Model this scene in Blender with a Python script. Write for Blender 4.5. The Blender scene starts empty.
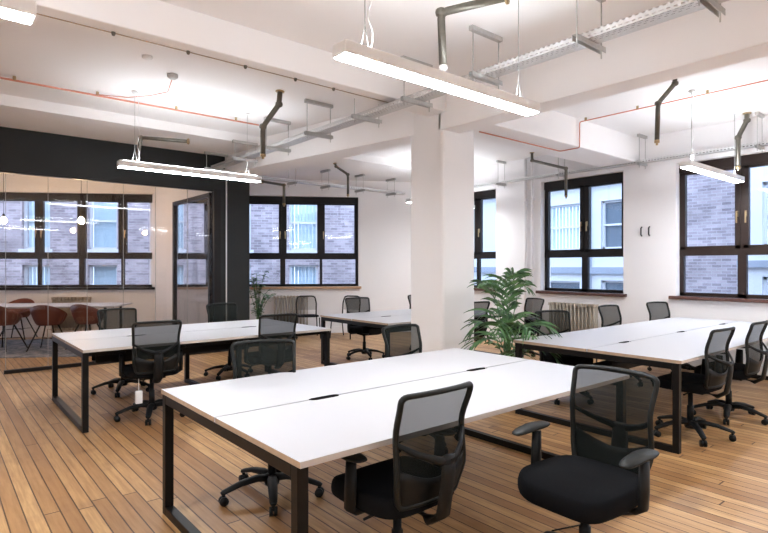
import bpy, math, random
from mathutils import Vector, Matrix
random.seed(7)
PI = math.pi
# ---------------------------------------------------------------- camera, sky, exposure
SC = bpy.context.scene
COL = SC.collection
CAM_H = 1.47
TH = math.atan(652 / 545); S_ = math.sin(TH); C_ = math.cos(TH)      # viewing direction on the plan is (C_, S_)
cam_d = bpy.data.cameras.new('camera'); cam = bpy.data.objects.new('camera', cam_d); COL.objects.link(cam)
cam_d.sensor_width = 36; cam_d.lens = 545 / 768 * 36; cam_d.clip_start = .05; cam_d.clip_end = 200
cam.location = (0, 0, CAM_H); cam.rotation_euler = (PI / 2, 0, math.atan2(-C_, S_))
SC.camera = cam
SC.view_settings.view_transform = 'Standard'; SC.view_settings.look = 'None'
SC.view_settings.gamma = 1; SC.view_settings.exposure = 1.90
SC.cycles.max_bounces = 10; SC.cycles.diffuse_bounces = 5; SC.cycles.transparent_max_bounces = 24
SC.cycles.use_denoising = True; SC.cycles.sample_clamp_indirect = 6; SC.cycles.blur_glossy = 1
W = bpy.data.worlds.new('sky'); SC.world = W; W.use_nodes = True
bg = W.node_tree.nodes['Background']; bg.inputs[0].default_value = (.56, .71, 1, 1); bg.inputs[1].default_value = 1.35
LAMP_DOWN = 24; LAMP_UP = 17

# ---------------------------------------------------------------- materials
MATS = {}
def mat(name, col, rough=.5, metal=0., spec=.5, noise=None, bump=0., bscale=60, alpha=1., emit=None, sheen=0):
    m = bpy.data.materials.new(name); m.use_nodes = True
    nt = m.node_tree; b = nt.nodes['Principled BSDF']
    b.inputs['Base Color'].default_value = (*col, 1); b.inputs['Roughness'].default_value = rough
    b.inputs['Metallic'].default_value = metal; b.inputs['Specular IOR Level'].default_value = spec
    b.inputs['Alpha'].default_value = alpha
    if emit:
        b.inputs['Emission Color'].default_value = (*emit[0], 1); b.inputs['Emission Strength'].default_value = emit[1]
    tc = nt.nodes.new('ShaderNodeTexCoord')
    if noise:
        n = nt.nodes.new('ShaderNodeTexNoise'); n.inputs['Scale'].default_value = noise[0]; n.inputs['Detail'].default_value = 5
        mx = nt.nodes.new('ShaderNodeMix'); mx.data_type = 'RGBA'
        mx.inputs[6].default_value = (*[c * (1 - noise[1]) for c in col], 1); mx.inputs[7].default_value = (*[min(1, c * (1 + noise[1])) for c in col], 1)
        nt.links.new(tc.outputs['Object'], n.inputs['Vector']); nt.links.new(n.outputs['Fac'], mx.inputs[0]); nt.links.new(mx.outputs[2], b.inputs['Base Color'])
    if bump:
        n2 = nt.nodes.new('ShaderNodeTexNoise'); n2.inputs['Scale'].default_value = bscale
        bp = nt.nodes.new('ShaderNodeBump'); bp.inputs['Strength'].default_value = bump; bp.inputs['Distance'].default_value = .01
        nt.links.new(tc.outputs['Object'], n2.inputs['Vector']); nt.links.new(n2.outputs['Fac'], bp.inputs['Height']); nt.links.new(bp.outputs[0], b.inputs['Normal'])
    MATS[name] = m
    return m
mat('wall_paint', (.86, .845, .855), .8, noise=(1.3, .02), bump=.12, bscale=9)
mat('ceiling_paint', (.90, .885, .885), .8, noise=(1.1, .02), bump=.25, bscale=5)
mat('column_paint', (.86, .84, .83), .7, noise=(2, .02), bump=.2, bscale=8)
mat('desk_white', (.52, .52, .545), .4, noise=(3, .01))
mat('ply_edge', (.40, .29, .20), .55, noise=(30, .25))
mat('ply_edge_lit', (.55, .50, .46), .5, noise=(30, .06))  # plywood edge on the long sides, brightness from the light put into its colour
mat('black_steel', (.005, .0045, .0045), .42, spec=.25, noise=(8, .2))
mat('black_plastic', (.006, .0065, .007), .5, spec=.25, noise=(12, .2))
mat('grey_plastic', (.008, .0095, .009), .5, spec=.3, noise=(12, .15))
mat('arm_grey', (.009, .0105, .0105), .5, spec=.3)
mat('seat_fabric', (.005, .0055, .007), .95, spec=.15, bump=.3, bscale=400, noise=(40, .2))
mat('dark_panel', (.018, .020, .020), .5, spec=.3, noise=(2, .15))
mat('dark_frame', (.011, .009, .009), .4, spec=.3, noise=(6, .2))
mat('brown_frame', (.026, .015, .012), .4, spec=.35, noise=(6, .2))
mat('sill_oak', (.52, .33, .20), .5, noise=(14, .2))
mat('sill_brown', (.10, .045, .035), .4, noise=(14, .2))
mat('brass', (.45, .34, .20), .35, metal=1, noise=(20, .1))
mat('galvanised', (.50, .50, .49), .45, metal=.5, noise=(35, .2))
mat('pipe_steel', (.13, .12, .10), .4, metal=.6, noise=(25, .3))
mat('copper', (.66, .27, .19), .45, metal=.2, noise=(12, .12))
mat('lamp_white', (.82, .82, .82), .4, noise=(4, .02))
mat('wire', (.36, .36, .35), .5)
mat('radiator', (.42, .37, .31), .45, noise=(5, .04))
mat('tub_shell', (.15, .04, .022), .45, noise=(6, .15))
mat('white_plastic', (.8, .8, .8), .45)
mat('pot_dark', (.03, .032, .036), .6, noise=(9, .2))
mat('soil', (.03, .02, .012), .95, noise=(40, .5), bump=.5)
mat('stem', (.12, .17, .05), .6, noise=(12, .3))
mat('render_white', (.66, .68, .70), .8, noise=(.8, .06))
mat('render_grey', (.30, .34, .40), .8, noise=(.8, .06))
mat('blind', (.50, .66, .74), .7, noise=(5, .1))
mat('asphalt', (.12, .12, .13), .9, noise=(1, .2))
mat('bulb', (1, .85, .6), .4, emit=((1, .70, .40), 80))
mat('diffuser', (.9, .9, .9), .5, emit=((.93, .965, 1), LAMP_DOWN))
mat('diffuser_up', (.9, .9, .9), .5, emit=((.90, .95, 1), LAMP_UP))
mat('hook_black', (.02, .02, .02), .4)
mat('outside_glass', (.10, .14, .18), .25, noise=(.6, .3))

def nodes(name):
    m = bpy.data.materials.new(name); m.use_nodes = True; MATS[name] = m
    nt = m.node_tree; return m, nt, nt.nodes['Principled BSDF'], nt.nodes['Material Output']
# window glass: clear with a mirror share that follows Fresnel
def glass(name, tint, k):
    m, nt, b, out = nodes(name); nt.nodes.remove(b)
    tr = nt.nodes.new('ShaderNodeBsdfTransparent'); tr.inputs[0].default_value = (*tint, 1)
    gl = nt.nodes.new('ShaderNodeBsdfGlossy'); gl.inputs['Roughness'].default_value = .02
    fr = nt.nodes.new('ShaderNodeLayerWeight'); pw = nt.nodes.new('ShaderNodeMath'); pw.operation = 'POWER'; pw.inputs[1].default_value = 5
    ma = nt.nodes.new('ShaderNodeMath'); ma.operation = 'MULTIPLY_ADD'; ma.inputs[1].default_value = .96; ma.inputs[2].default_value = .04
    mu = nt.nodes.new('ShaderNodeMath'); mu.operation = 'MULTIPLY'; mu.inputs[1].default_value = k
    nt.links.new(fr.outputs['Facing'], pw.inputs[0]); nt.links.new(pw.outputs[0], ma.inputs[0])
    mx = nt.nodes.new('ShaderNodeMixShader')
    nt.links.new(ma.outputs[0], mu.inputs[0]); nt.links.new(mu.outputs[0], mx.inputs[0]); nt.links.new(tr.outputs[0], mx.inputs[1]); nt.links.new(gl.outputs[0], mx.inputs[2]); nt.links.new(mx.outputs[0], out.inputs[0])
glass('window_glass', (.98, .985, .99), 1.0)
glass('partition_glass', (.955, .94, .93), .75)
# chair mesh: fine net, part of the light passes through
def net(name, col, a):
    m, nt, b, out = nodes(name)
    b.inputs['Base Color'].default_value = (*col, 1); b.inputs['Roughness'].default_value = .8; b.inputs['Specular IOR Level'].default_value = .12
    tc = nt.nodes.new('ShaderNodeTexCoord'); n = nt.nodes.new('ShaderNodeTexNoise'); n.inputs['Scale'].default_value = 900
    mr = nt.nodes.new('ShaderNodeMapRange'); mr.inputs[1].default_value = .3; mr.inputs[2].default_value = .7; mr.inputs[3].default_value = a - .06; mr.inputs[4].default_value = a + .06
    nt.links.new(tc.outputs['Object'], n.inputs['Vector']); nt.links.new(n.outputs['Fac'], mr.inputs[0])
    tr = nt.nodes.new('ShaderNodeBsdfTransparent'); mx = nt.nodes.new('ShaderNodeMixShader')
    nt.links.new(mr.outputs[0], mx.inputs[0]); nt.links.new(tr.outputs[0], mx.inputs[1]); nt.links.new(b.outputs[0], mx.inputs[2]); nt.links.new(mx.outputs[0], out.inputs[0])
net('chair_net', (.011, .014, .0125), .76)
net('light_net', (.06, .055, .05), .35)
# floorboards run along Y, 11.5 cm wide
def floor_mat():
    m, nt, b, out = nodes('floorboards'); N = nt.nodes.new; L = nt.links.new
    tc = N('ShaderNodeTexCoord'); sp = N('ShaderNodeSeparateXYZ'); L(tc.outputs['Object'], sp.inputs[0])
    def math_(op, a, bb=None):
        q = N('ShaderNodeMath'); q.operation = op
        for i, v in enumerate((a, bb)):
            if v is None: continue
            if isinstance(v, (int, float)): q.inputs[i].default_value = v
            else: L(v, q.inputs[i])
        return q.outputs[0]
    ux = math_('DIVIDE', sp.outputs[0], .087); ix = math_('FLOOR', ux); fx = math_('FRACT', ux)
    w1 = N('ShaderNodeTexWhiteNoise'); w1.noise_dimensions = '1D'; L(ix, w1.inputs['W'])
    uy = math_('ADD', math_('DIVIDE', sp.outputs[1], 3.0), math_('MULTIPLY', w1.outputs[0], 7.3)); iy = math_('FLOOR', uy); fy = math_('FRACT', uy)
    cb = N('ShaderNodeCombineXYZ'); L(ix, cb.inputs[0]); L(iy, cb.inputs[1])
    w2 = N('ShaderNodeTexWhiteNoise'); w2.noise_dimensions = '3D'; L(cb.outputs[0], w2.inputs['Vector'])
    ramp = N('ShaderNodeValToRGB'); e = ramp.color_ramp.elements
    e[0].position = 0; e[0].color = (.33, .165, .062, 1); e[1].position = 1; e[1].color = (.62, .385, .175, 1)
    x = e.new(.3); x.color = (.47, .265, .11, 1); x = e.new(.7); x.color = (.57, .345, .15, 1); L(w2.outputs[0], ramp.inputs[0])
    mp = N('ShaderNodeMapping'); mp.inputs['Scale'].default_value = (26, 1.6, 1); L(tc.outputs['Object'], mp.inputs['Vector'])
    ad = N('ShaderNodeVectorMath'); ad.operation = 'ADD'; L(mp.outputs[0], ad.inputs[0]); L(w2.outputs['Color'], ad.inputs[1])
    gr = N('ShaderNodeTexNoise'); gr.inputs['Scale'].default_value = 1.5; gr.inputs['Detail'].default_value = 6; gr.inputs['Roughness'].default_value = .65; L(ad.outputs[0], gr.inputs['Vector'])
    st = N('ShaderNodeTexNoise'); st.inputs['Scale'].default_value = 2.3; st.inputs['Detail'].default_value = 4; L(tc.outputs['Object'], st.inputs['Vector'])
    def mixc(fac, a, c, mode='MIX'):
        q = N('ShaderNodeMix'); q.data_type = 'RGBA'; q.blend_type = mode
        L(fac, q.inputs[0]) if not isinstance(fac, (int, float)) else setattr(q.inputs[0], 'default_value', fac)
        for i, v in ((6, a), (7, c)):
            if isinstance(v, tuple): q.inputs[i].default_value = v
            else: L(v, q.inputs[i])
        return q.outputs[2]
    g1 = N('ShaderNodeMapRange'); g1.inputs[1].default_value = .35; g1.inputs[2].default_value = .75; g1.inputs[3].default_value = 0; g1.inputs[4].default_value = .8; L(gr.outputs['Fac'], g1.inputs[0])
    c1 = mixc(g1.outputs[0], ramp.outputs[0], (.27, .13, .05, 1))
    s1 = N('ShaderNodeMapRange'); s1.inputs[1].default_value = .55; s1.inputs[2].default_value = .8; s1.inputs[3].default_value = 0; s1.inputs[4].default_value = .75; L(st.outputs['Fac'], s1.inputs[0])
    c2 = mixc(s1.outputs[0], c1, (.20, .10, .05, 1))
    ex = math_('MINIMUM', fx, math_('SUBTRACT', 1, fx)); gx = math_('LESS_THAN', ex, .045)
    ey = math_('MINIMUM', fy, math_('SUBTRACT', 1, fy)); gy = math_('LESS_THAN', ey, .0016)
    gap = math_('MAXIMUM', gx, gy)
    c3 = mixc(math_('MULTIPLY', gap, .95), c2, (.06, .024, .010, 1))
    L(c3, b.inputs['Base Color'])
    rr = N('ShaderNodeMapRange'); rr.inputs[3].default_value = .34; rr.inputs[4].default_value = .52; L(gr.outputs['Fac'], rr.inputs[0]); L(rr.outputs[0], b.inputs['Roughness'])
    bp = N('ShaderNodeBump'); bp.inputs['Strength'].default_value = .5; bp.inputs['Distance'].default_value = .004
    h = math_('SUBTRACT', math_('MULTIPLY', gr.outputs['Fac'], .25), gap); L(h, bp.inputs['Height']); L(bp.outputs[0], b.inputs['Normal'])
    b.inputs['Specular IOR Level'].default_value = .45
floor_mat()
def brick_mat():
    m, nt, b, out = nodes('brick'); N = nt.nodes.new; L = nt.links.new
    uv = N('ShaderNodeTexCoord')
    br = N('ShaderNodeTexBrick'); br.inputs['Scale'].default_value = 1; br.inputs['Brick Width'].default_value = .23; br.inputs['Row Height'].default_value = .08; br.inputs['Mortar Size'].default_value = .008
    br.inputs['Color1'].default_value = (.24, .20, .22, 1); br.inputs['Color2'].default_value = (.46, .39, .41, 1); br.inputs['Mortar'].default_value = (.44, .42, .43, 1); br.inputs['Bias'].default_value = 0
    L(uv.outputs['UV'], br.inputs['Vector'])
    n = N('ShaderNodeTexNoise'); n.inputs['Scale'].default_value = 1.2; n.inputs['Detail'].default_value = 6; L(uv.outputs['UV'], n.inputs['Vector'])
    mx = N('ShaderNodeMix'); mx.data_type = 'RGBA'; mx.blend_type = 'OVERLAY'; mx.inputs[0].default_value = .7; L(br.outputs[0], mx.inputs[6]); L(n.outputs['Fac'], mx.inputs[7])
    L(mx.outputs[2], b.inputs['Base Color']); b.inputs['Roughness'].default_value = .9
brick_mat()
def leaf_mat():
    m, nt, b, out = nodes('leaf'); N = nt.nodes.new; L = nt.links.new
    tc = N('ShaderNodeTexCoord'); n = N('ShaderNodeTexNoise'); n.inputs['Scale'].default_value = 7; L(tc.outputs['Object'], n.inputs['Vector'])
    r = N('ShaderNodeValToRGB'); r.color_ramp.elements[0].position = .35; r.color_ramp.elements[0].color = (.03, .09, .035, 1); r.color_ramp.elements[1].position = .65; r.color_ramp.elements[1].color = (.12, .25, .09, 1)
    L(n.outputs['Fac'], r.inputs[0]); L(r.outputs[0], b.inputs['Base Color']); b.inputs['Roughness'].default_value = .4
leaf_mat()
def tray_mat():                                    # perforated galvanised sheet, slots punched right through
    m, nt, b, out = nodes('perforated'); N = nt.nodes.new; L = nt.links.new
    b.inputs['Base Color'].default_value = (.68, .68, .68, 1); b.inputs['Metallic'].default_value = .4; b.inputs['Roughness'].default_value = .42
    uv = N('ShaderNodeTexCoord'); br = N('ShaderNodeTexBrick'); br.inputs['Scale'].default_value = 1; br.inputs['Brick Width'].default_value = .045; br.inputs['Row Height'].default_value = .03
    br.inputs['Mortar Size'].default_value = .0095; br.inputs['Mortar Smooth'].default_value = 0; br.inputs['Color1'].default_value = (0, 0, 0, 1); br.inputs['Color2'].default_value = (0, 0, 0, 1); br.inputs['Mortar'].default_value = (1, 1, 1, 1)
    L(uv.outputs['UV'], br.inputs['Vector'])
    tr = N('ShaderNodeBsdfTransparent'); mx = N('ShaderNodeMixShader'); L(br.outputs[0], mx.inputs[0]); L(tr.outputs[0], mx.inputs[1]); L(b.outputs[0], mx.inputs[2]); L(mx.outputs[0], out.inputs[0])
tray_mat()
def rug_mat():
    m, nt, b, out = nodes('rug'); N = nt.nodes.new; L = nt.links.new
    tc = N('ShaderNodeTexCoord'); n = N('ShaderNodeTexNoise'); n.inputs['Scale'].default_value = 5; n.inputs['Detail'].default_value = 8; n.inputs['Roughness'].default_value = .8; L(tc.outputs['Object'], n.inputs['Vector'])
    r = N('ShaderNodeValToRGB'); r.color_ramp.elements[0].position = .4; r.color_ramp.elements[0].color = (.10, .13, .18, 1); r.color_ramp.elements[1].position = .6; r.color_ramp.elements[1].color = (.38, .38, .40, 1)
    L(n.outputs['Fac'], r.inputs[0]); L(r.outputs[0], b.inputs['Base Color']); b.inputs['Roughness'].default_value = .95
rug_mat()

# ---------------------------------------------------------------- mesh helpers
class MB:
    def __init__(s): s.v = []; s.f = []; s.mi = []; s.sm = []; s.uv = []
    def add(s, vs, fs, mi=0, smooth=False, uvs=None):
        o = len(s.v); s.v += [tuple(p) for p in vs]
        for k, f in enumerate(fs):
            s.f.append([i + o for i in f]); s.mi.append(mi); s.sm.append(smooth)
            s.uv.append(uvs[k] if uvs else [(0, 0)] * len(f))
        return s
    def box(s, x0, x1, y0, y1, z0, z1, mi=0, M=None):
        vs = [Vector((x, y, z)) for z in (z0, z1) for y in (y0, y1) for x in (x0, x1)]
        if M: vs = [M @ v for v in vs]
        fs = [(0, 2, 3, 1), (4, 5, 7, 6), (0, 1, 5, 4), (2, 6, 7, 3), (0, 4, 6, 2), (1, 3, 7, 5)]
        loc = [(x, y, z) for z in (z0, z1) for y in (y0, y1) for x in (x0, x1)]
        ax = [(0, 1), (0, 1), (0, 2), (0, 2), (1, 2), (1, 2)]
        s.add(vs, fs, mi, uvs=[[(loc[i][a], loc[i][b]) for i in f] for f, (a, b) in zip(fs, ax)]); return s
    def tube(s, pts, r, n=8, closed=False, mi=0, ry=None, up=(0, 0, 1), caps=True, square=False):
        P = [Vector(p) for p in pts]; m = len(P); up = Vector(up); vs = []; fs = []
        rs = r if isinstance(r, (list, tuple)) else [r] * m
        rys = (ry if isinstance(ry, (list, tuple)) else [ry] * m) if ry is not None else rs
        for i, p in enumerate(P):
            if closed: t = P[(i + 1) % m] - P[i - 1]
            else: t = P[min(i + 1, m - 1)] - P[max(i - 1, 0)]
            t.normalize(); a = t.cross(up)
            if a.length < 1e-3: a = t.cross(Vector((0, 1, 0))) if abs(t.y) < .9 else t.cross(Vector((1, 0, 0)))
            a.normalize(); b = a.cross(t)
            for k in range(n):
                an = 2 * PI * (k + (.5 if square else 0)) / n
                ca, sa = math.cos(an), math.sin(an)
                if square: ca = math.copysign(1, ca); sa = math.copysign(1, sa)
                vs.append(p + a * (rs[i] * ca) + b * (rys[i] * sa))
        for i in range(m if closed else m - 1):
            j = (i + 1) % m
            for k in range(n):
                l = (k + 1) % n; fs.append((i * n + k, i * n + l, j * n + l, j * n + k))
        if caps and not closed: fs.append(tuple(range(n))[::-1]); fs.append(tuple((m - 1) * n + k for k in range(n)))
        s.add(vs, fs, mi, smooth=not square); return s
    def bar(s, p, q, w, h=None, mi=0): return s.tube([p, q], w / 2, n=4, square=True, ry=(h or w) / 2, mi=mi)
    def lathe(s, prof, n=20, c=(0, 0, 0), mi=0, caps=True):
        vs = []; fs = []
        for r, z in prof:
            for k in range(n): a = 2 * PI * k / n; vs.append((c[0] + r * math.cos(a), c[1] + r * math.sin(a), c[2] + z))
        for i in range(len(prof) - 1):
            for k in range(n): l = (k + 1) % n; fs.append((i * n + k, i * n + l, (i + 1) * n + l, (i + 1) * n + k))
        if caps: fs.append(tuple(range(n))[::-1]); fs.append(tuple((len(prof) - 1) * n + k for k in range(n)))
        s.add(vs, fs, mi, smooth=True); return s
    def prism(s, poly, z0, z1, mi=0):
        n = len(poly); vs = [(x, y, z0) for x, y in poly] + [(x, y, z1) for x, y in poly]
        fs = [tuple(range(n))[::-1], tuple(range(n, 2 * n))] + [(i, (i + 1) % n, n + (i + 1) % n, n + i) for i in range(n)]
        s.add(vs, fs, mi); return s
    def grid(s, fn, nu, nv, mi=0, smooth=True):
        vs = [fn(i / nu, j / nv) for j in range(nv + 1) for i in range(nu + 1)]
        fs = [(j * (nu + 1) + i, j * (nu + 1) + i + 1, (j + 1) * (nu + 1) + i + 1, (j + 1) * (nu + 1) + i) for j in range(nv) for i in range(nu)]
        s.add(vs, fs, mi, smooth=smooth); return s
    def build(s, name, m, parent=None, bevel=0, solid=0, sub=0):
        me = bpy.data.meshes.new(name); me.from_pydata(s.v, [], s.f)
        ms = m if isinstance(m, (list, tuple)) else [m]
        for q in ms: me.materials.append(MATS[q])
        u = me.uv_layers.new(name='uv')
        for p, i, sm, uv in zip(me.polygons, s.mi, s.sm, s.uv):
            p.material_index = i; p.use_smooth = sm
            for li, c in zip(p.loop_indices, uv): u.data[li].uv = c
        me.update()
        o = bpy.data.objects.new(name, me); COL.objects.link(o)
        if parent: o.parent = parent
        if solid: q = o.modifiers.new('s', 'SOLIDIFY'); q.thickness = solid; q.offset = 0
        if sub: q = o.modifiers.new('u', 'SUBSURF'); q.levels = sub; q.render_levels = sub
        if bevel: q = o.modifiers.new('b', 'BEVEL'); q.width = bevel; q.segments = 2; q.limit_method = 'ANGLE'
        return o
def tag(o, label=None, cat=None, group=None, kind=None):
    for k, v in (('label', label), ('category', cat), ('group', group), ('kind', kind)):
        if v: o[k] = v
    return o
def empty(name, loc=(0, 0, 0), rz=0, parent=None):
    o = bpy.data.objects.new(name, None); COL.objects.link(o); o.location = loc; o.rotation_euler = (0, 0, rz); o.empty_display_size = .1
    if parent: o.parent = parent
    return o
def copy_tree(o, parent=None):
    c = o.copy(); COL.objects.link(c)
    if parent: c.parent = parent
    for ch in o.children: copy_tree(ch, c)
    return c
def struct(o): o['kind'] = 'structure'; return o
def view(r, f): return (S_ * r + C_ * f, -C_ * r + S_ * f)       # metres right of / in front of the viewpoint -> plan

# ---------------------------------------------------------------- walls
WALL_R = 8.62                       # inner face of the wall with the right-hand windows
CEIL = 3.50
BA = math.radians(6.73)             # the back wall is not square to the room
b0 = view(-1.762, 12.0); be = view(math.cos(BA), math.sin(BA)); bn = (-be[1], be[0])   # along, outward
BM = Matrix(((be[0], bn[0], 0, b0[0]), (be[1], bn[1], 0, b0[1]), (0, 0, 1, 0), (0, 0, 0, 1)))
def uw(px):                          # place along the back wall
    t = (px - 384) / 545; d = 12.208 / (1 - .118 * t); return (t * d + 1.762) / math.cos(BA)
def wall_mesh(L0, L1, H, T, openings, M=None, mb=None, z0=0):
    """wall along local x from L0..L1, y 0..T, with rectangular openings (x0, x1, za, zb)"""
    mb = mb or MB(); x = L0
    for a, b, za, zb in sorted(openings):
        if a > x: mb.box(x, a, 0, T, z0, H, M=M)
        mb.box(a, b, 0, T, z0, za, M=M); mb.box(a, b, 0, T, zb, H, M=M); x = b
    mb.box(x, L1, 0, T, z0, H, M=M); return mb
def bw(u, v): p = BM @ Vector((u, v, 0)); return (p.x, p.y)
_u = (WALL_R + .3 - b0[0] - .3 * bn[0]) / be[0]; _w = (-5 - b0[0] - .3 * bn[0]) / be[0]
PLAN = [(-5, -5), (WALL_R + .3, -5), bw(_u, .3), bw(_w, .3)]
floor = struct(MB().prism(PLAN, -.1, 0).build('floor', 'floorboards'))
ceil = struct(MB().prism(PLAN, CEIL, CEIL + .2).build('ceiling', 'ceiling_paint'))
WZ0, WZ1 = 1.03, 3.02
back_open = [(uw(-150), uw(-30), WZ0, WZ1), (uw(-22), uw(155.5), WZ0, WZ1), (uw(172), uw(358.5), WZ0, WZ1)]
corner_u = (WALL_R - b0[0]) / be[0] + .12
struct(wall_mesh(-8.6, corner_u, CEIL, .32, back_open, BM).build('wall_back', 'wall_paint'))
RM = Matrix(((0, 1, 0, WALL_R), (1, 0, 0, 0), (0, 0, 1, 0), (0, 0, 0, 1)))    # local x -> Y, local y -> +X
right_open = [(6.86, 8.05, WZ0, WZ1), (4.28, 5.83, WZ0, WZ1), (1.80, 3.47, WZ0, WZ1), (-.9, .8, WZ0, WZ1), (-3.6, -1.9, WZ0, WZ1)]
struct(wall_mesh(-5, 8.95, CEIL, .32, right_open, RM).build('wall_right', 'wall_paint'))
struct(MB().box(-5.1, -4.9, -5, 15, 0, CEIL).build('wall_left', 'wall_paint'))
struct(MB().box(-5, 9, -5.1, -4.9, 0, CEIL).build('wall_front', 'wall_paint'))

def window(name, M, x0, x1, sashes, frame, sill_mat, sill_out, rec=.13, sill=True, thick=(), handles=()):
    """sashes: x positions of the mullions; frame set back in the opening"""
    root = struct(empty(name)); fr = MB(); y0, y1 = rec, rec + .07
    ZT0, ZT1 = 1.63, 1.73
    fr.box(x0, x1, y0 - .02, y1, WZ1 - .14, WZ1, M=M); fr.box(x0, x1, y0, y1, WZ0, WZ0 + .05, M=M)
    fr.box(x0, x0 + .06, y0, y1, WZ0, WZ1, M=M); fr.box(x1 - .06, x1, y0, y1, WZ0, WZ1, M=M)
    fr.box(x0, x1, y0 - .005, y1, ZT0, ZT1, M=M)
    for x in sashes:
        w = .055 if x in thick else .03
        fr.box(x - w, x + w, y0, y1, WZ0, WZ1, M=M)
    fr.build('window_frame', frame, root)
    xs = [x0] + list(sashes) + [x1]
    for i in range(len(xs) - 1):
        a, b = xs[i], xs[i + 1]; za, zb = ZT1 - .005, WZ1 - .13; w = .065
        cs = MB()
        cs.box(a + .02, a + .02 + w, y0 - .012, y1 - .01, za, zb, M=M); cs.box(b - .02 - w, b - .02, y0 - .012, y1 - .01, za, zb, M=M)
        cs.box(a + .02, b - .02, y0 - .012, y1 - .01, za, za + .045, M=M); cs.box(a + .02, b - .02, y0 - .012, y1 - .01, zb - .045, zb, M=M)
        sc = cs.build('sash', frame, root)
        MB().box(a + .07, b - .07, y0 + .03, y0 + .036, za + .03, zb - .03, M=M).build('pane', 'window_glass', sc)
        MB().box(a + .03, b - .03, y0 + .03, y0 + .036, WZ0 + .04, ZT0 + .01, M=M).build('pane', 'window_glass', root)
        side = handles[i] if i < len(handles) else None
        if side is not None:
            hx = a + .055 if side == 0 else b - .055
            h = MB(); h.box(hx - .012, hx + .012, y0 - .04, y0 - .012, 2.17, 2.25, M=M); h.box(hx - .009, hx + .009, y0 - .055, y0 - .035, 2.08, 2.24, M=M)
            h.build('window_handle', 'brass', root, bevel=.003)
    if sill: MB().box(x0 - sill_out, x1 + sill_out, -.075, rec + .01, WZ0 - .05, WZ0, M=M).build('window_sill', sill_mat, root, bevel=.006)
    return root
window('window_1', BM, uw(-22), uw(155.5), [uw(36), uw(79), uw(120.5)], 'dark_frame', 'dark_frame', 0.0, thick=(uw(79),), handles=(1, 0, None, 0))
window('window_2', BM, uw(172), uw(358.5), [uw(207), uw(243), uw(282.3), uw(321)], 'dark_frame', 'sill_oak', .06, thick=(uw(207), uw(282.3),), handles=(None, None, 1, 0, 0))
window('window_3', RM, 6.86, 8.05, [7.43], 'dark_frame', 'sill_brown', .05, handles=(1, None))
window('window_4', RM, 4.28, 5.83, [5.03], 'dark_frame', 'sill_brown', .06, thick=(5.03,), handles=(1, 0))
window('window_5', RM, 1.80, 3.47, [2.643], 'brown_frame', 'sill_brown', .08, thick=(2.643,), handles=(1, 0))
window('window_6', BM, uw(-150), uw(-30), [uw(-110), uw(-70)], 'dark_frame', 'dark_frame', 0)
window('window_7', RM, -.9, .8, [-.05], 'brown_frame', 'sill_brown', .08)  # out of view, added for the daylight it lets in
window('window_8', RM, -3.6, -1.9, [-2.75], 'brown_frame', 'sill_brown', .08)  # also unseen, put in to bring more daylight
# skirting
struct(MB().box(-8.4, corner_u - .15, -.018, 0, 0, .14, M=BM).build('baseboard_back', 'wall_paint'))
struct(MB().box(-5, 8.7, -.018, 0, 0, .14, M=RM).build('baseboard_right', 'wall_paint'))

# ---------------------------------------------------------------- column and ceiling beams
cm = MB().box(4.49, 5.05, 4.33, 4.88, 0, CEIL); struct(cm.build('column', 'column_paint', bevel=.035))
struct(MB().box(-5, 4.51, 4.28, 4.56, 3.22, CEIL).build('ceiling_beam', 'ceiling_paint', bevel=.01))
struct(MB().box(4.49, 4.78, -5, 4.40, 3.03, CEIL).build('ceiling_beam', 'ceiling_paint', bevel=.01))
struct(MB().box(4.70, 8.70, 4.02, 4.62, 3.11, CEIL).build('ceiling_beam', 'ceiling_paint', bevel=.01))
b = MB(); b.prism([(4.49, 4.80), (4.02, 7.83), (3.93, 9.2), (4.40, 9.2), (4.80, 4.80)], 3.05, CEIL); struct(b.build('ceiling_beam', 'ceiling_paint', bevel=.01))
struct(MB().box(-5, WALL_R + .1, 7.80, 9.30, 3.37, CEIL + .05).build('ceiling_beam', 'ceiling_paint'))
_u = (WALL_R + .1 - b0[0]) / be[0]
struct(MB().prism([(-5, 9.30), (WALL_R + .1, 9.30), bw(_u, .1), bw(_w, .1)], 3.38, CEIL + .05).build('ceiling_soffit', 'ceiling_paint'))

# ---------------------------------------------------------------- glazed meeting room
GY = 9.04
struct(MB().box(-5, 4.40, GY - .03, GY + .12, 2.78, 3.37).build('wall_header', 'dark_panel'))
struct(MB().box(3.86, 4.40, GY - .03, GY + .35, 0, 2.79).build('wall_pier', 'dark_panel'))
gp = struct(empty('glass_partition'))
fr = MB(); fr.box(3.74, 3.86, GY - .045, GY + .06, 0, 2.79); fr.box(-5, 3.74, GY - .02, GY + .06, 2.755, 2.79); fr.box(.79, 3.74, GY - .03, GY + .03, 0, .05)
fr.build('partition_frame', 'dark_frame', gp)
xs = [3.74, 3.30, 2.79, 2.31, 1.81, 1.31, .81, .31, -.69, -1.69, -2.69, -3.69, -4.9]
for a, c in zip(xs[1:], xs[:-1]):
    p = MB().box(a + .003, c - .003, GY, GY + .010, .05, 2.76).build('glass_pane', 'partition_glass', gp)
    MB().box(a - .003, a + .003, GY - .001, GY + .011, .05, 2.76).build('joint', 'wire', gp)
struct(MB().box(3.70, 3.80, 10.95, 12.4, 0, 3.4).build('wall_meeting_room', 'wall_paint'))
sp = struct(empty('door_1'))
fr = MB(); fr.box(3.70, 3.77, 10.88, 10.95, 0, 2.74); fr.box(3.70, 3.77, GY + .06, GY + .13, 0, 2.74); fr.box(3.70, 3.77, GY + .06, 10.95, 2.67, 2.74); fr.box(3.70, 3.77, GY + .06, 10.95, 0, .06)
fr.build('door_frame', 'dark_frame', sp); MB().box(3.73, 3.74, GY + .1, 10.9, .06, 2.68).build('door_glass', 'partition_glass', sp)
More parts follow.
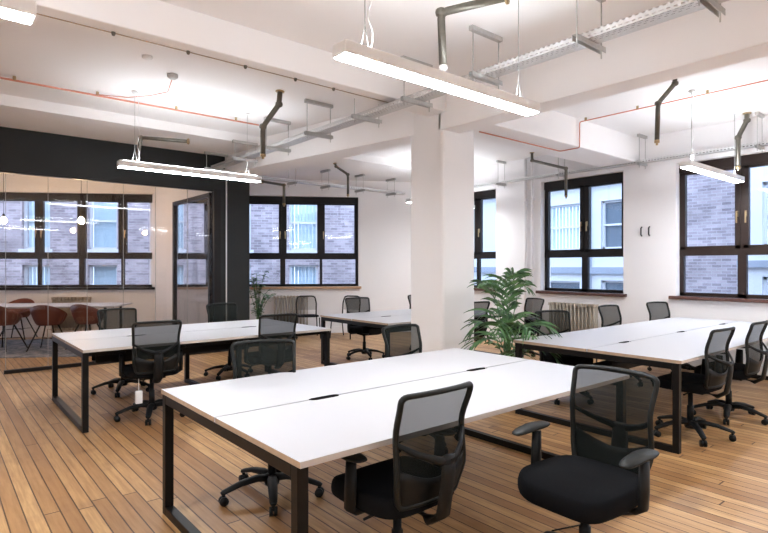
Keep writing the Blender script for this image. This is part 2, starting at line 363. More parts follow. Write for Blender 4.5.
struct(MB().box(3.70, 3.77, GY + .06, 10.95, 2.74, 3.4).build('wall_above_door', 'wall_paint'))

# ---------------------------------------------------------------- outside
struct(MB().box(-40, 60, -40, 60, -7.2, -7).build('ground_outside', 'asphalt'))
def facade(name, M, L0, L1, D, wins, wallm, label, zb=-7, zt=7.5, extra=None):
    root = empty(name); tag(root, label, 'building')
    mb = MB(); x = L0
    cols = {}
    for w in wins: cols.setdefault((w[0], w[1]), []).append((w[2], w[3]))
    for (a, c), zs in sorted(cols.items()):
        mb.box(x, a, D, D + .4, zb, zt, M=M); z = zb
        for za, z1 in sorted(zs): mb.box(a, c, D, D + .4, z, za, M=M); z = z1
        mb.box(a, c, D, D + .4, z, zt, M=M); x = c
    mb.box(x, L1, D, D + .4, zb, zt, M=M); mb.build('wall', wallm, root)
    for w in wins:
        a, c, za, z1 = w[:4]; gm = w[4] if len(w) > 4 else 'blind'
        f = MB(); t = .06
        f.box(a, a + t, D + .12, D + .2, za, z1, M=M); f.box(c - t, c, D + .12, D + .2, za, z1, M=M); f.box(a, c, D + .12, D + .2, za, za + t, M=M); f.box(a, c, D + .12, D + .2, z1 - t, z1, M=M); f.box(a, c, D + .11, D + .2, (za + z1) / 2 - .03, (za + z1) / 2 + .03, M=M)
        f.box(a - .08, c + .08, D - .06, D + .1, za - .1, za, M=M)
        fo = f.build('window', 'render_white', root)
        g = MB().box(a + t, c - t, D + .2, D + .22, za + t, z1 - t, M=M).build('pane', 'outside_glass' if gm == 'dark' else 'window_glass', fo)
        if gm == 'blind':
            k = int((c - a) / .12); bl = MB()
            for i in range(k): xx = a + t + (c - a - 2 * t) * i / k; bl.box(xx, xx + .10, D + .28, D + .29, za, z1, M=M)
            bl.build('window_blind', 'blind', fo)
    return root
def fw(px, D):                        # where a column of the view crosses a plane D metres beyond the back wall
    t = (px - 384) / 545; d = (12.208 + D / math.cos(BA)) / (1 - .118 * t); return (t * d + 1.762 + D * math.sin(BA) * 1.0) / math.cos(BA)
D = 5.5; w = []
for a, c in ((-74, -46), (22, 50), (88, 117), (155, 184), (230, 251), (289, 318)):
    for za, zb in ((2.0, 3.75), (-.5, 1.52), (4.9, 6.5)): w.append((fw(a, D), fw(c, D), za, zb))
facade('apartment_building', BM, -22, fw(372, D), D, w, 'brick', 'brown brick building with tall sash windows across the street behind the meeting room')
D2 = 7.0
w = [(7.70, 8.45, 2.0, 3.45, 'dark'), (7.70, 8.45, .1, 1.05, 'dark'), (9.15, 10.35, 2.0, 3.45), (9.15, 10.35, .3, 1.0, 'dark'), (14.2, 15.1, 1.9, 3.6, 'dark'), (14.2, 15.1, -1.2, 1.0, 'dark')]
f = facade('rendered_building', RM, 7.02, 26.0, D2, w, 'render_white', 'white rendered building seen through the middle right-hand window')
bd = MB(); bd.box(7.02, 26, D2 - .2, D2 + .1, 3.95, 4.3, M=RM); bd.box(7.02, 26, D2 - .1, D2 + .1, 1.25, 1.45, M=RM); bd.box(8.75, 8.85, D2 - .08, D2 + .1, -7, 5, M=RM); bd.build('ledge', 'render_grey', f)
facade('brick_building', RM, 4.62, 7.0, D2, [], 'brick', 'brown brick wall seen through the left half of the rightmost window')
f = facade('rendered_building', RM, -22, 4.2, 5.2, [(2.85, 3.80, -.4, 1.25), (2.85, 3.80, 1.9, 3.3), (1.2, 2.3, -.4, 1.25), (1.2, 2.3, 1.9, 3.3)], 'render_white', 'pale rendered building seen through the right half of the rightmost window')
MB().box(-22, 4.25, 5.1, 5.3, 1.45, 1.6, M=RM).build('ledge', 'render_grey', f)

# ---------------------------------------------------------------- lamps
def make_lamp(H, L=1.76):
    r = empty('linear_pendant_lamp'); w = .125; h = .075
    MB().box(-L / 2, L / 2, -w / 2, w / 2, .006, h).build('housing', 'lamp_white', r, bevel=.008)
    MB().box(-L / 2 + .012, L / 2 - .012, -w / 2 + .012, w / 2 - .012, 0, .0055).build('diffuser', 'diffuser', r)
    MB().box(-L / 2 + .05, L / 2 - .05, -w / 2 + .035, w / 2 - .035, h + .0005, h + .006).build('upper_diffuser', 'diffuser_up', r)
    for s in (-1, 1):
        x = s * (L / 2 - .18)
        MB().tube([(x - .03, 0, h), (x, 0, h + .14), (x, 0, H - .02)], .003, n=5).tube([(x + .03, 0, h), (x, 0, h + .14)], .003, n=5).build('suspension_wire', 'wire', r)
        MB().lathe([(.035, 0), (.035, .02), (.012, .03)], 12, c=(x, 0, H - .032)).build('ceiling_rose', 'lamp_white', r)
    pts = [(-L / 2 + .22 + .012 * math.sin(i * 1.3), .012 * math.cos(i * 1.7), h + (H - .02 - h) * i / 14) for i in range(15)]
    MB().tube(pts, .004, n=5).build('power_cable', 'white_plastic', r)
    return r
lamp_spots = [((2.56, 2.39, 2.595), 'long white linear lamp nearest the camera, in front of the column'),
              ((2.53, 6.68, 2.60), 'slim white linear lamp hanging in front of the dark glass-wall header'),
              ((7.43, 2.54, 2.59), 'white linear lamp by the rightmost window'),
              ((-.50, 2.99, 2.61), 'white linear lamp whose end shows in the top left corner'),
              ((7.50, 7.25, 2.62), 'white linear lamp hidden behind the column'),
              ((2.3, -1.9, 2.63), 'unseen white linear lamp added over the floor behind the camera'),  # this and the next two are unseen, added to light the room
              ((-2.6, -1.9, 2.63), 'unseen white linear lamp added behind the camera on the left'),
              ((7.2, -1.9, 2.63), 'unseen white linear lamp added behind the camera near the windows'),
              ((5.9, .10, 2.63), 'unseen white linear lamp added out of frame to the right of the camera'),  # this and the next are unseen, added to brighten the ceiling
              ((-2.6, 1.2, 2.63), 'unseen white linear lamp added out of frame to the left of the camera')]
for i, (p, lb) in enumerate(lamp_spots):
    o = make_lamp(CEIL - p[2])
    o.location = p; tag(o, lb, 'lamp', 'linear lamps hung from the ceiling')
# meeting room lamps
for (x, y, z, lb) in ((*view(-7.05, 10.1), 2.32, 'glowing pendant bulb over the meeting table at the left edge'), (*view(-5.5, 9.9), 2.30, 'glowing pendant bulb over the meeting table in front of the central window mullion')):
    r = empty('pendant_bulb', (x, y, z)); tag(r, lb, 'lamp', 'pendant bulbs in the meeting room')
    MB().lathe([(.001, -.055), (.03, -.047), (.05, -.02), (.05, .01), (.03, .045), (.016, .07)], 14).build('bulb', 'bulb', r)
    MB().lathe([(.02, .065), (.02, .12), (.006, .13)], 12).build('lamp_holder', 'black_plastic', r)
    MB().tube([(0, 0, .12), (0, 0, 3.38 - z)], .004, n=5).build('cord', 'black_plastic', r)

# ---------------------------------------------------------------- cable trays, hangers, pipes
def tray(name, L, w, label):
    r = empty(name); h = .05; t = MB()
    def quad(a, b, c, d): t.add([a, b, c, d], [(0, 1, 2, 3)], uvs=[[(0, 0), (L, 0), (L, w), (0, w)]])
    quad((0, -w / 2, 0), (L, -w / 2, 0), (L, w / 2, 0), (0, w / 2, 0)); t.build('tray_bed', 'perforated', r, solid=.003)
    for s in (-1, 1):
        t = MB(); t.box(0, L, s * w / 2 - .0015, s * w / 2 + .0015, 0, h); t.box(0, L, min(s * w / 2, s * (w / 2 - .014)), max(s * w / 2, s * (w / 2 - .014)), h - .002, h)
        t.build('tray_side', 'perforated', r)
    c = MB()
    for k, (yy, rr) in enumerate(((-.03, .008), (.0, .010), (.028, .007))):
        c.tube([(L * i / 24, yy + .006 * math.sin(i * 1.9 + k), .012 + rr) for i in range(25)], rr, n=6)
    c.build('cable', 'grey_plastic', r)
    tag(r, label, 'cable tray'); return r
t1 = tray('cable_tray', 9.5, .15, 'perforated steel cable tray running across the ceiling in front of the column'); t1.location = (3.72, -.6, 3.115); t1.rotation_euler.z = PI / 2
t2 = tray('cable_tray', 3.65, .12, 'steel cable tray crossing above the back wall window'); t2.location = (4.43, 8.98, 3.06); 
t3 = tray('cable_tray', 8.0, .10, 'slim steel cable tray running above the right-hand windows'); t3.location = (8.52, 1.1, 3.078); t3.rotation_euler.z = PI / 2
def hanger(x, y, ang, zt, zc, label, w=.40, grp='trapeze hangers of the near cable tray', proto={}):
    key = (w, round(zc - zt, 3))
    if key not in proto:
        r = empty('tray_hanger')
        a = MB(); a.box(-w / 2, w / 2, -.02, -.017, -.041, 0); a.box(-w / 2, w / 2, .017, .02, -.041, 0); a.box(-w / 2, w / 2, -.02, .02, -.003, 0); a.build('cross_arm', 'galvanised', r)
        H = zc - zt; a = MB(); a.box(-w / 2, w / 2, -.02, .02, H - .04, H); a.build('ceiling_rail', 'galvanised', r)
        for s in (-1, 1):
            MB().tube([(s * (w / 2 - .03), 0, -.085), (s * (w / 2 - .03), 0, H - .02)], .005, n=6).build('threaded_rod', 'galvanised', r)
        proto[key] = r; o = r
    else: o = copy_tree(proto[key])
    o.location = (x, y, zt); o.rotation_euler.z = ang; tag(o, label, 'hanger', grp)
names = ['nearest the top right corner', 'second from the top right', 'above the right end of the near lamp', 'just left of the near lamp end', 'beside the column top', 'left of the cross beam', 'over the far left desks', 'close to the dark header', 'at the dark header corner']
ys = [1.29, 2.09, 3.05, 3.92, 4.72, 5.68, 6.72, 7.72, 8.80]
for y, n in zip(ys, names):
    zc = CEIL if y < 4.2 or (4.6 < y < 7.7) else 3.37
    hanger(3.70, y, 0, 3.112, zc, 'steel trapeze hanger of the near cable tray ' + n)
for x, n in zip((5.25, 6.0, 6.85, 7.70), ('leftmost of four', 'second from the left', 'third from the left', 'rightmost, beside the column')):
    hanger(x, 8.98, PI / 2, 3.057, 3.37, 'small steel hanger of the back tray, ' + n, w=.30, grp='hangers of the back cable tray')
for y, n in zip((2.35, 3.9, 5.3, 6.6), ('above the rightmost window', 'at the wall pier', 'above the middle window', 'beside the narrow window')):
    hanger(8.46, y, 0, 3.072, CEIL, 'small steel hanger of the right wall tray ' + n, w=.26, grp='hangers of the right wall tray')
def bent(pts, rad=.05):
    P = [Vector(p) for p in pts]; out = [P[0]]
    for i in range(1, len(P) - 1):
        a = (P[i - 1] - P[i]).normalized() * rad; c = (P[i + 1] - P[i]).normalized() * rad
        for k in range(5): u = k / 4; out.append(P[i] + a * (1 - u) ** 2 + c * u * u)
    out.append(P[-1]); return out
def px_at(x, y, px):                   # small shift across the view, metres
    return px
def pipe(pts, r, label, tip='brass'):
    o = empty('ceiling_pipe', pts[0]); tag(o, label, 'pipe', 'cranked pipes dropping from the ceiling')
    L = [Vector(p) - Vector(pts[0]) for p in pts]
    MB().tube(bent(L), r, n=10, up=(.3, .5, .1)).build('pipe_run', 'pipe_steel', o)
    d = (L[1] - L[0]).normalized(); MB().tube([L[0], L[0] + d * .015], r * 1.7, n=12, up=(.3, .5, .1)).build('flange', 'brass', o)
    e = L[-1]; d = (L[-1] - L[-2]).normalized(); MB().tube([e - d * .005, e + d * .025], r * 1.1, n=10, up=(.3, .5, .1)).tube([e + d * .02, e + d * .05], r * .5, n=8, up=(.3, .5, .1)).build('nozzle', tip, o)
    for q in L[1:-1]: MB().lathe([(.001, -r * 1.4), (r * 1.3, -r * .7), (r * 1.45, 0), (r * 1.3, r * .7), (.001, r * 1.4)], 10, c=q, caps=False).build('elbow', 'pipe_steel', o)
def at(px, py, d):                     # measured point: image column / row at depth d
    r = (px - 384) / 545 * d; x, y = view(r, d); return (x, y, CAM_H + (266 - py) / 545 * d)
pipe([(*at(280, 95, 6.3)[:2], CEIL), at(279, 104, 6.3), at(263, 126, 6.3), at(263, 154, 6.3)], .030, 'dark cranked pipe hanging left of the near cable tray')
pipe([(*at(335, 158, 10.0)[:2], 3.37), at(336, 166, 10.0), at(348, 174, 10.0), at(348, 194, 10.0)], .022, 'small dark cranked pipe hanging in front of the back window')
pipe([at(262, 181, 9.6), at(284, 184.5, 9.0), at(284, 203, 9.0)], .022, 'dark pipe coming off the beam and turning down before the back window')
pipe([(*at(532, 153, 9.7)[:2], CEIL), at(532, 160, 9.7), at(566, 168, 9.0), at(566, 195, 9.0)], .024, 'dark pipe with a long level run above the middle right window')
pipe([(*at(675, 83, 5.7)[:2], CEIL), at(675, 83, 5.7), at(658, 103, 5.7), at(657, 140, 5.7)], .024, 'dark cranked pipe hanging in front of the white pier')
pipe([(*at(747, 116, 7.2)[:2], CEIL), at(747, 120, 7.2), at(738, 137, 7.2), at(738, 166, 7.2)], .03, 'dark cranked pipe hanging at the end of the right lamp')
pipe([at(508, -4, 3.8), at(441, 12, 4.05), at(443, 66, 4.05)], .030, 'large steel pipe elbow at the top centre above the near lamp', tip='white_plastic')
pipe([at(189, 141, 7.5), at(141, 137, 7.5), at(137, 160, 7.5)], .024, 'dark pipe elbow above the lamp at the dark header')
# copper pipes
def cpipe(pts, label, clips=(), r=.011):
    o = empty('copper_pipe', pts[0]); tag(o, label, 'pipe'); L = [Vector(p) - Vector(pts[0]) for p in pts]
    MB().tube(bent(L, .03), r, n=8, up=(.31, .53, .17)).build('pipe_run', 'copper', o)
    for c in clips:
        q = Vector(c) - Vector(pts[0]); MB().lathe([(.016, -.012), (.016, .03)], 8, c=q).build('clip', 'brass', o)
cpipe([(-4.5, 6.95, 3.45), (3.55, 6.98, 3.45)], 'thin red copper pipe along the ceiling at the left', [(x, 6.96, 3.46) for x in (-1, .7, 1.5, 2.4, 3.2)])
cpipe([(6.81, -2, 3.44), (6.81, 3.99, 3.44), (6.81, 3.99, 3.09), (6.81, 4.29, 3.09), (5.08, 4.29, 3.09)], 'thin red copper pipe stepping under the beam at the right', [(6.81, y, 3.45) for y in (1.6, 2.4, 3.2, 3.9)], r=.008)
r = empty('smoke_detector', (1.98, 5.85, CEIL)); tag(r, 'small round ceiling detector left of the cable tray with a curved cable', 'smoke detector')
MB().lathe([(.03, -.05), (.055, -.03), (.055, -.002)], 16).build('detector_body', 'galvanised', r)
MB().tube([(0, 0, -.03), (.05, .3, -.10), (-.02, .7, -.06), (-.2, 1.0, -.045), (-.5, 1.10, -.045)], .005, n=5).build('detector_cable', 'copper', r)
for nm, x, y, lb in (('junction_box', 1.62, 5.5, 'small round ceiling junction box nearest the left beam'), ('heat_detector', 7.2, 6.3, 'small round ceiling detector just right of the column')):
    r = MB().lathe([(.02, -.035), (.05, -.02), (.05, -.001)], 14).build(nm, 'lamp_white'); r.location = (x, y, CEIL); tag(r, lb, 'ceiling fitting')
# little fixings along the underside of the left cross beam
for i, (x, lb) in enumerate(((1.06, 'far left'), (1.62, 'second from the left'), (2.12, 'third from the left'), (2.62, 'fourth from the left'), (3.05, 'rightmost'))):
    c = MB().lathe([(.009, -.026), (.016, -.010), (.016, 0)], 10).build('beam_fixing', 'pipe_steel'); c.location = (x, 4.42, 3.22)
    tag(c, 'small metal fixing under the left cross beam, ' + lb, 'fixing', 'fixings under the left cross beam')
c = MB().tube([(0, 0, 0), (4.9, 0, 0)], .004, n=6).build('beam_cable', 'ply_edge'); c.location = (-1.0, 4.42, 3.214); tag(c, 'thin tan cable clipped under the left cross beam', 'cable')
# wall pipes and hooks on the right wall
for y, rr, lb in ((6.13, .03, 'white vertical pipe left of the middle window, farther one'), (5.98, .022, 'white vertical pipe left of the middle window, nearer one')):
    c = empty('wall_pipe', (WALL_R - .05, y, 0)); MB().tube([(0, 0, .02), (0, 0, CEIL - .02)], rr, n=12).build('pipe_run', 'wall_paint', c)
    MB().box(-.03, .05, -.035, .035, 1.4, 1.44).box(-.03, .05, -.035, .035, 2.7, 2.74).build('pipe_clip', 'wall_paint', c); tag(c, lb, 'pipe')
for y, lb in ((3.98, 'left small black hook on the white pier'), (3.86, 'right small black hook on the white pier')):
    c = MB().tube([(0, 0, .07), (-.03, 0, .05), (-.03, 0, -.05), (0, 0, -.07)], .012, n=8, up=(0, 1, 0)).build('wall_hook', 'hook_black'); c.location = (WALL_R - .004, y, 2.02); tag(c, lb, 'hook', 'black hooks on the pier')
c = MB().tube([(0, 0, .3), (0, 0, 3.05)], .012, n=8).build('white_conduit', 'white_plastic'); c.location = (3.96, GY - .045, 0); tag(c, 'thin white vertical conduit on the dark pier', 'conduit')

# ---------------------------------------------------------------- radiators
def radiator(M, x0, n, label, z0=.14, z1=.84):
    r = empty('column_radiator'); tag(r, label, 'radiator', 'column radiators under the windows')
    for i in range(n):
        x = x0 + i * .07; mb = MB()
        for yy in (-.05, -.10, -.15):
            mb.tube([M @ Vector((x, yy, z0 + .03)), M @ Vector((x, yy, z1 - .03))], .013, n=6)
        for zz in (z0 + .03, z1 - .03): mb.box(x - .017, x + .017, -.17, -.03, zz - .025, zz + .025, M=M); mb.box(x - .035, x + .035, -.11, -.09, zz - .01, zz + .01, M=M)
        mb.build('radiator_section', 'radiator', r)
    MB().tube([M @ Vector((x0 - .03, -.10, z0 + .03)), M @ Vector((x0 - .12, -.10, z0 + .03)), M @ Vector((x0 - .12, -.10, .0))], .012, n=6).build('feed_pipe', 'radiator', r)
    for xx in (x0, x0 + (n - 1) * .07): MB().box(xx - .012, xx + .012, -.16, -.04, 0, z0 + .02, M=M).build('foot', 'radiator', r)
radiator(RM, 4.70, 13, 'cream column radiator under the middle right-hand window')
radiator(BM, uw(275), 11, 'cream column radiator under the back window')
radiator(BM, uw(56), 11, 'cream column radiator under the meeting room window')

# ---------------------------------------------------------------- desks
def desktop(x0, x1, y0, y1, seam_side, cuts):
    """worktop with scalloped cable cut-outs on the seam side; white laminate, plywood edge"""
    ys = y1 if seam_side > 0 else y0; yo = y0 if seam_side > 0 else y1; d = -.024 if seam_side > 0 else .024
    pts = [(x0, ys)]
    for c in cuts:
        for k in range(9):
            a = PI * k / 8; pts.append((c - .10 * math.cos(a), ys + d * min(1, 1.3 * math.sin(a))))
    pts += [(x1, ys), (x1, yo), (x0, yo)]
    if seam_side < 0: pts = pts[::-1]
    else: pts = pts
    if seam_side > 0: pts = pts[::-1]
    m = MB(); n = len(pts); z0, z1 = .710, .735
    vs = [(x, y, z0) for x, y in pts] + [(x, y, z1 - .001) for x, y in pts] + [(x, y, z1) for x, y in pts]
    m.add(vs, [tuple(range(n))[::-1]], 1); m.add(vs, [tuple(range(2 * n, 3 * n))], 0)
    ym = lambda i: abs((vs[i][1] + vs[(i + 1) % n][1]) / 2 - yo) < .001
    sw = lambda i: all(abs(q[1] - ys) < .0005 for q in (vs[i], vs[(i + 1) % n]))
    sm = lambda i: abs((vs[i][1] + vs[(i + 1) % n][1]) / 2 - ys) < .03  # cut-out sides get black, the dark of the open gap put into colour
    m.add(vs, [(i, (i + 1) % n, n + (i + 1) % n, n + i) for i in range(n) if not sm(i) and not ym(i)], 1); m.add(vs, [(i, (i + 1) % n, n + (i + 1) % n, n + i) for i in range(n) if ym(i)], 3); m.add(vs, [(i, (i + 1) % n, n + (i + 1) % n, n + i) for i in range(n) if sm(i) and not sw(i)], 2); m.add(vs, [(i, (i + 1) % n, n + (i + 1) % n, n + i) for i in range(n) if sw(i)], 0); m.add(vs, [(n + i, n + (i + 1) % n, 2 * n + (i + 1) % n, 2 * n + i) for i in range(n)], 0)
    return m
def bench_desk(x, y, L, label, cuts, hoops, tags=()):
    W_ = 1.59; r = empty('bench_desk', (x, y, 0)); tag(r, label, 'desk', 'white bench desks')
    desktop(0, L, 0, W_ / 2 - .005, 1, cuts).build('worktop', ['desk_white', 'ply_edge', 'black_plastic', 'ply_edge_lit'], r)
    desktop(0, L, W_ / 2 + .007, W_, -1, cuts).build('worktop', ['desk_white', 'ply_edge', 'black_plastic', 'ply_edge_lit'], r)
    b = .05
    for hx in hoops:
        f = MB(); x0 = hx
        f.box(x0, x0 + b, .02, .02 + b, 0, .708); f.box(x0, x0 + b, W_ - .02 - b, W_ - .02, 0, .708)
        f.box(x0, x0 + b, .02 + b, W_ - .02 - b, 0, b); f.box(x0, x0 + b, .02 + b, W_ - .02 - b, .708 - b, .708)
        f.build('leg_frame', 'black_steel', r, bevel=.003)
    f = MB()
    for yy in (.16, W_ / 2 - .10, W_ / 2 + .06, W_ - .20): f.box(b, L - b, yy, yy + .04, .655, .707)
    f.build('beam', 'black_steel', r)
    t = MB(); t.box(.25, L - .25, W_ / 2 - .08, W_ / 2 + .08, .50, .503); t.box(.25, L - .25, W_ / 2 - .083, W_ / 2 - .08, .50, .57); t.box(.25, L - .25, W_ / 2 + .08, W_ / 2 + .083, .50, .57)
    for xx in (.3, L / 2, L - .3): t.box(xx, xx + .02, W_ / 2 - .08, W_ / 2 - .077, .57, .66); t.box(xx, xx + .02, W_ / 2 + .077, W_ / 2 + .08, .57, .66)
    t.build('cable_basket', 'black_steel', r)
    return r
bench_desk(1.07, 1.77, 2.58, 'large white double desk in the foreground, nearest the camera', (.64, 1.94), (.0, 2.53))
bench_desk(1.04, 5.36, 2.62, 'long white double desk at the left, in front of the glass meeting room', (.66, 1.96), (.0, 1.45, 2.57))
bench_desk(4.55, 5.36, 2.58, 'white double desk at the back, half hidden behind the column', (.64, 1.94), (.0, 2.53))
bench_desk(4.50, 1.77, 3.86, 'long white double desk at the right beside the windows', (.70, 2.02, 3.3), (.0, 3.81))

# ---------------------------------------------------------------- task chairs
def lerp_(tab, z):
    if z <= tab[0][0]: return tab[0][1]
    for (a, p), (b, q) in zip(tab, tab[1:]):
        if z <= b: t = (z - a) / (b - a); t = t * t * (3 - 2 * t); return p + (q - p) * t
    return tab[-1][1]
BACK_Y = ((.46, -.225), (.60, -.258), (.76, -.248), (.95, -.300)); BACK_W = ((.46, .178), (.59, .203), (.76, .202), (.95, .214))
def back_y(x, z): return lerp_(BACK_Y, z) + .9 * x * x
def make_chair():
    r = empty('office_chair')
    hub = MB().lathe([(.045, .07), (.05, .09), (.045, .13), (.03, .14)], 16).build('star_base', 'black_plastic', r)
    for k in range(5):
        a = 2 * PI * k / 5 + .3; ca, sa = math.cos(a), math.sin(a)
        pts = [(ca * q, sa * q, z) for q, z in ((.03, .115), (.10, .125), (.20, .112), (.31, .078), (.325, .070))]
        MB().tube(pts, [.034, .033, .029, .024, .016], n=8, ry=[.024, .022, .018, .014, .012]).build('base_leg', 'black_plastic', r)
        c = MB()
        for s in (-1, 1):
            o = Vector((-sa * s * .014, ca * s * .014, 0)); ctr = Vector((ca * .31, sa * .31, .027)) + o
            n = Vector((-sa, ca, 0)); c.tube([ctr - n * .010, ctr + n * .010], .027, n=14)
        c.tube([(ca * .31, sa * .31, .03), (ca * .31, sa * .31, .075)], .011, n=8); c.build('caster', 'black_plastic', r)
    MB().lathe([(.027, .13), (.027, .26), (.020, .262), (.020, .40)], 14).build('gas_lift', 'black_plastic', r)
    m = MB(); m.box(-.10, .10, -.14, .13, .385, .425); m.tube([(.10, .02, .40), (.20, .03, .395), (.25, .03, .395)], .007, n=6, ry=.005); m.tube([(-.10, -.05, .40), (-.24, -.05, .39)], .007, n=6); m.build('mechanism', 'black_plastic', r, bevel=.01)
    # seat cushion: rounded outline, domed
    def se(u, v):
        a = 2 * PI * u; ca, sa = math.cos(a), math.sin(a); e = .45
        x = math.copysign(abs(ca) ** e, ca); y = math.copysign(abs(sa) ** e, sa)
        # v: 0 bottom centre .. 1 top centre
        if v < .3: k = v / .3 * .93; z = .412
        elif v < .7: q = (v - .3) / .4 * PI; k = .93 + .07 * math.sin(q); z = .412 + .088 * (1 - math.cos(q)) / 2
        else: k = (1 - v) / .3 * .93; z = .50 + .012 * math.cos((1 - v) / .3 * PI / 2)
        yy = y * .235 * k; z -= .035 * max(0, (yy - .12) / .115) ** 2
        return (x * .245 * k * (1 - .06 * (y < 0) * abs(y)), .025 + yy, z)
    MB().grid(se, 40, 20).build('seat', 'seat_fabric', r)
    # back frame
    Wt, Wb, zb, zt = .222, .188, .465, .94
    def fx(z): return lerp_(BACK_W, z)
    loop = []
    N_ = 14
    def P(x, z): return (x, back_y(x, z), z)
    rc = .026
    for i in range(N_ + 1): z = zb + rc + (zt - zb - 2 * rc) * i / N_; loop.append(P(fx(z), z))
    for k in range(1, 4): a = PI / 2 * k / 4; loop.append(P(fx(zt) - rc + rc * math.cos(a), zt - rc + rc * math.sin(a)))
    for i in range(N_ + 1): x = (fx(zt) - rc) * (1 - 2 * i / N_); loop.append(P(x, zt + .006 * (1 - (x / .2) ** 2)))
    for k in range(1, 4): a = PI / 2 + PI / 2 * k / 4; loop.append(P(-fx(zt) + rc + rc * math.cos(a), zt - rc + rc * math.sin(a)))
    for i in range(N_ + 1): z = zt - rc - (zt - zb - 2 * rc) * i / N_; loop.append(P(-fx(z), z))
    for k in range(1, 4): a = PI + PI / 2 * k / 4; loop.append(P(-fx(zb) + rc + rc * math.cos(a), zb + rc + rc * math.sin(a)))
    for i in range(N_ + 1): x = -(fx(zb) - rc) * (1 - 2 * i / N_); loop.append(P(x, zb))
    for k in range(1, 4): a = 3 * PI / 2 + PI / 2 * k / 4; loop.append(P(fx(zb) - rc + rc * math.cos(a), zb + rc + rc * math.sin(a)))
    MB().tube(loop, .0125, n=8, closed=True, ry=.014, up=(0, 1, 0)).build('back_frame', 'grey_plastic', r)
    def net_(u, v): z = zb + (zt - zb) * v; x = (2 * u - 1) * fx(z) * .985; return (x, back_y(x, z) + .004, z)
    MB().grid(net_, 12, 10).build('mesh_panel', 'chair_net', r)
    def pan(u, v): z = zb - .01 + .18 * v * (1 - .35 * math.cos((2 * u - 1) * PI / 2)); x = (2 * u - 1) * (fx(z) - .005); return (x, back_y(x, z) - .004, z)
    MB().grid(pan, 12, 4).build('lumbar_panel', 'black_plastic', r, solid=.006)
    # Y-shaped support behind the mesh
    y = MB()
    for s in (-1, 1):
        y.tube([(s * fx(.74), back_y(.2, .74) - .004, .74), (s * .13, back_y(.13, .70) - .035, .695), (s * .05, -.315, .665), (0, -.32, .655)], [.010, .014, .018, .024], n=8, ry=[.008, .009, .010, .012], up=(0, 1, 0))
    y.tube([(0, -.318, .68), (0, -.315, .60), (0, -.30, .50), (0, -.285, .42), (0, -.22, .375), (0, -.12, .390)], [.040, .044, .044, .044, .042, .04], n=8, ry=[.012, .014, .016, .018, .018, .014], up=(0, 1, .01))
    y.build('back_support', 'black_plastic', r)
    for s in (-1, 1):
        x = s * .275
        m = MB(); m.tube([(s * .13, 0, .405), (s * .24, -.0, .405), (x, 0, .43), (x, -.005, .50), (x, -.01, .63)], [.016, .016, .018, .020, .018], n=8, ry=[.012, .014, .034, .036, .030], up=(0, 1, .01))
        a = m.build('armrest', 'black_plastic', r)
        def padf(u, v, s=s, x=x):
            an = 2 * PI * u; k = math.sin(PI * v); ca, sa = math.cos(an), math.sin(an)
            e = .7; xx = math.copysign(abs(ca) ** e, ca); yy = math.copysign(abs(sa) ** e, sa); w = .045 if sa < 0 else .040
            return (x + xx * w * k ** .5, .035 + yy * .135 * k ** .5, .645 + .016 * (1 - math.cos(PI * v)) * .5 * 1.6 - .014 * max(0, sa) * k)
        MB().grid(padf, 20, 8).build('arm_pad', 'arm_grey', a)
    return r
chair = make_chair()
def aim(dx, dy): return math.atan2(-dx, dy)          # local +Y turned towards (dx, dy)
LEFT = (-S_, C_)
chairs = [
 (1.655, 1.885, aim(-.02, 1), 'black mesh office chair in the centre foreground, seen from behind'),
 (2.35, 1.35, aim(-1, .03), 'black mesh office chair in the right foreground, turned with its seat towards the camera'),
 (1.70, 3.16, aim(-.28, -1), 'black mesh office chair behind the foreground desk, left of the two there'),
 (3.16, 3.28, aim(.05, -1), 'black mesh office chair behind the foreground desk, in front of the column'),
 (1.68, 5.56, aim(.10, 1), 'black mesh office chair at the near side of the left desk, left one'),
 (2.92, 5.48, aim(.10, 1), 'black mesh office chair at the near side of the left desk, right one'),
 (1.76, 6.90, aim(.0, -1), 'black mesh office chair behind the left desk, nearest the brown chairs'),
 (3.12, 6.98, aim(.0, -1), 'black mesh office chair behind the left desk, in front of the dark pier'),
 (5.38, 6.93, aim(-.2, -1), 'black mesh office chair behind the back desk, in front of the radiator wall'),
 (6.80, 6.95, aim(.0, -1), 'black mesh office chair behind the back desk, cut by the column edge'),
 (6.20, 5.48, aim(.1, 1), 'black mesh office chair at the back desk, behind the palm'),
 (7.25, 5.25, aim(-1, .3), 'black mesh office chair at the end of the back desk under the middle window'),
 (5.42, 3.36, aim(-.5, -1), 'black mesh office chair behind the right desk, next to the palm'),
 (5.15, 4.0 - .02, aim(-.6, -.5), 'black mesh office chair between the palm and the right desk'),
 (6.86, 3.36, aim(-.1, -1), 'black mesh office chair behind the right desk, in front of the radiator'),
 (7.99, 3.25, aim(-.25, -1), 'black mesh office chair behind the right desk, in front of the white pier'),
 (5.09, 1.93, aim(.05, 1), 'black mesh office chair at the near side of the right desk, left one'),
 (5.98, 1.92, aim(.0, 1), 'black mesh office chair at the right edge of the photo beside the right desk'),
]
for i, (x, y, a, lb) in enumerate(chairs):
    if 'between the palm' in lb: continue
    o = chair if i == 0 else copy_tree(chair)
    o.location = (x, y, 0); o.rotation_euler.z = a; tag(o, lb, 'chair', 'black mesh office chairs')
    st = {1: .56, 2: -.18, 4: .35}.get(i, (i * 37 % 60) / 50)           # the star base swivels under the seat
    for ch in o.children:
        if ch.name.startswith(('base_leg', 'caster', 'star_base')): ch.rotation_euler.z = st
        elif i == 0 and not ch.name.startswith('gas_lift'): ch.location.z = .006      # seat set a little higher

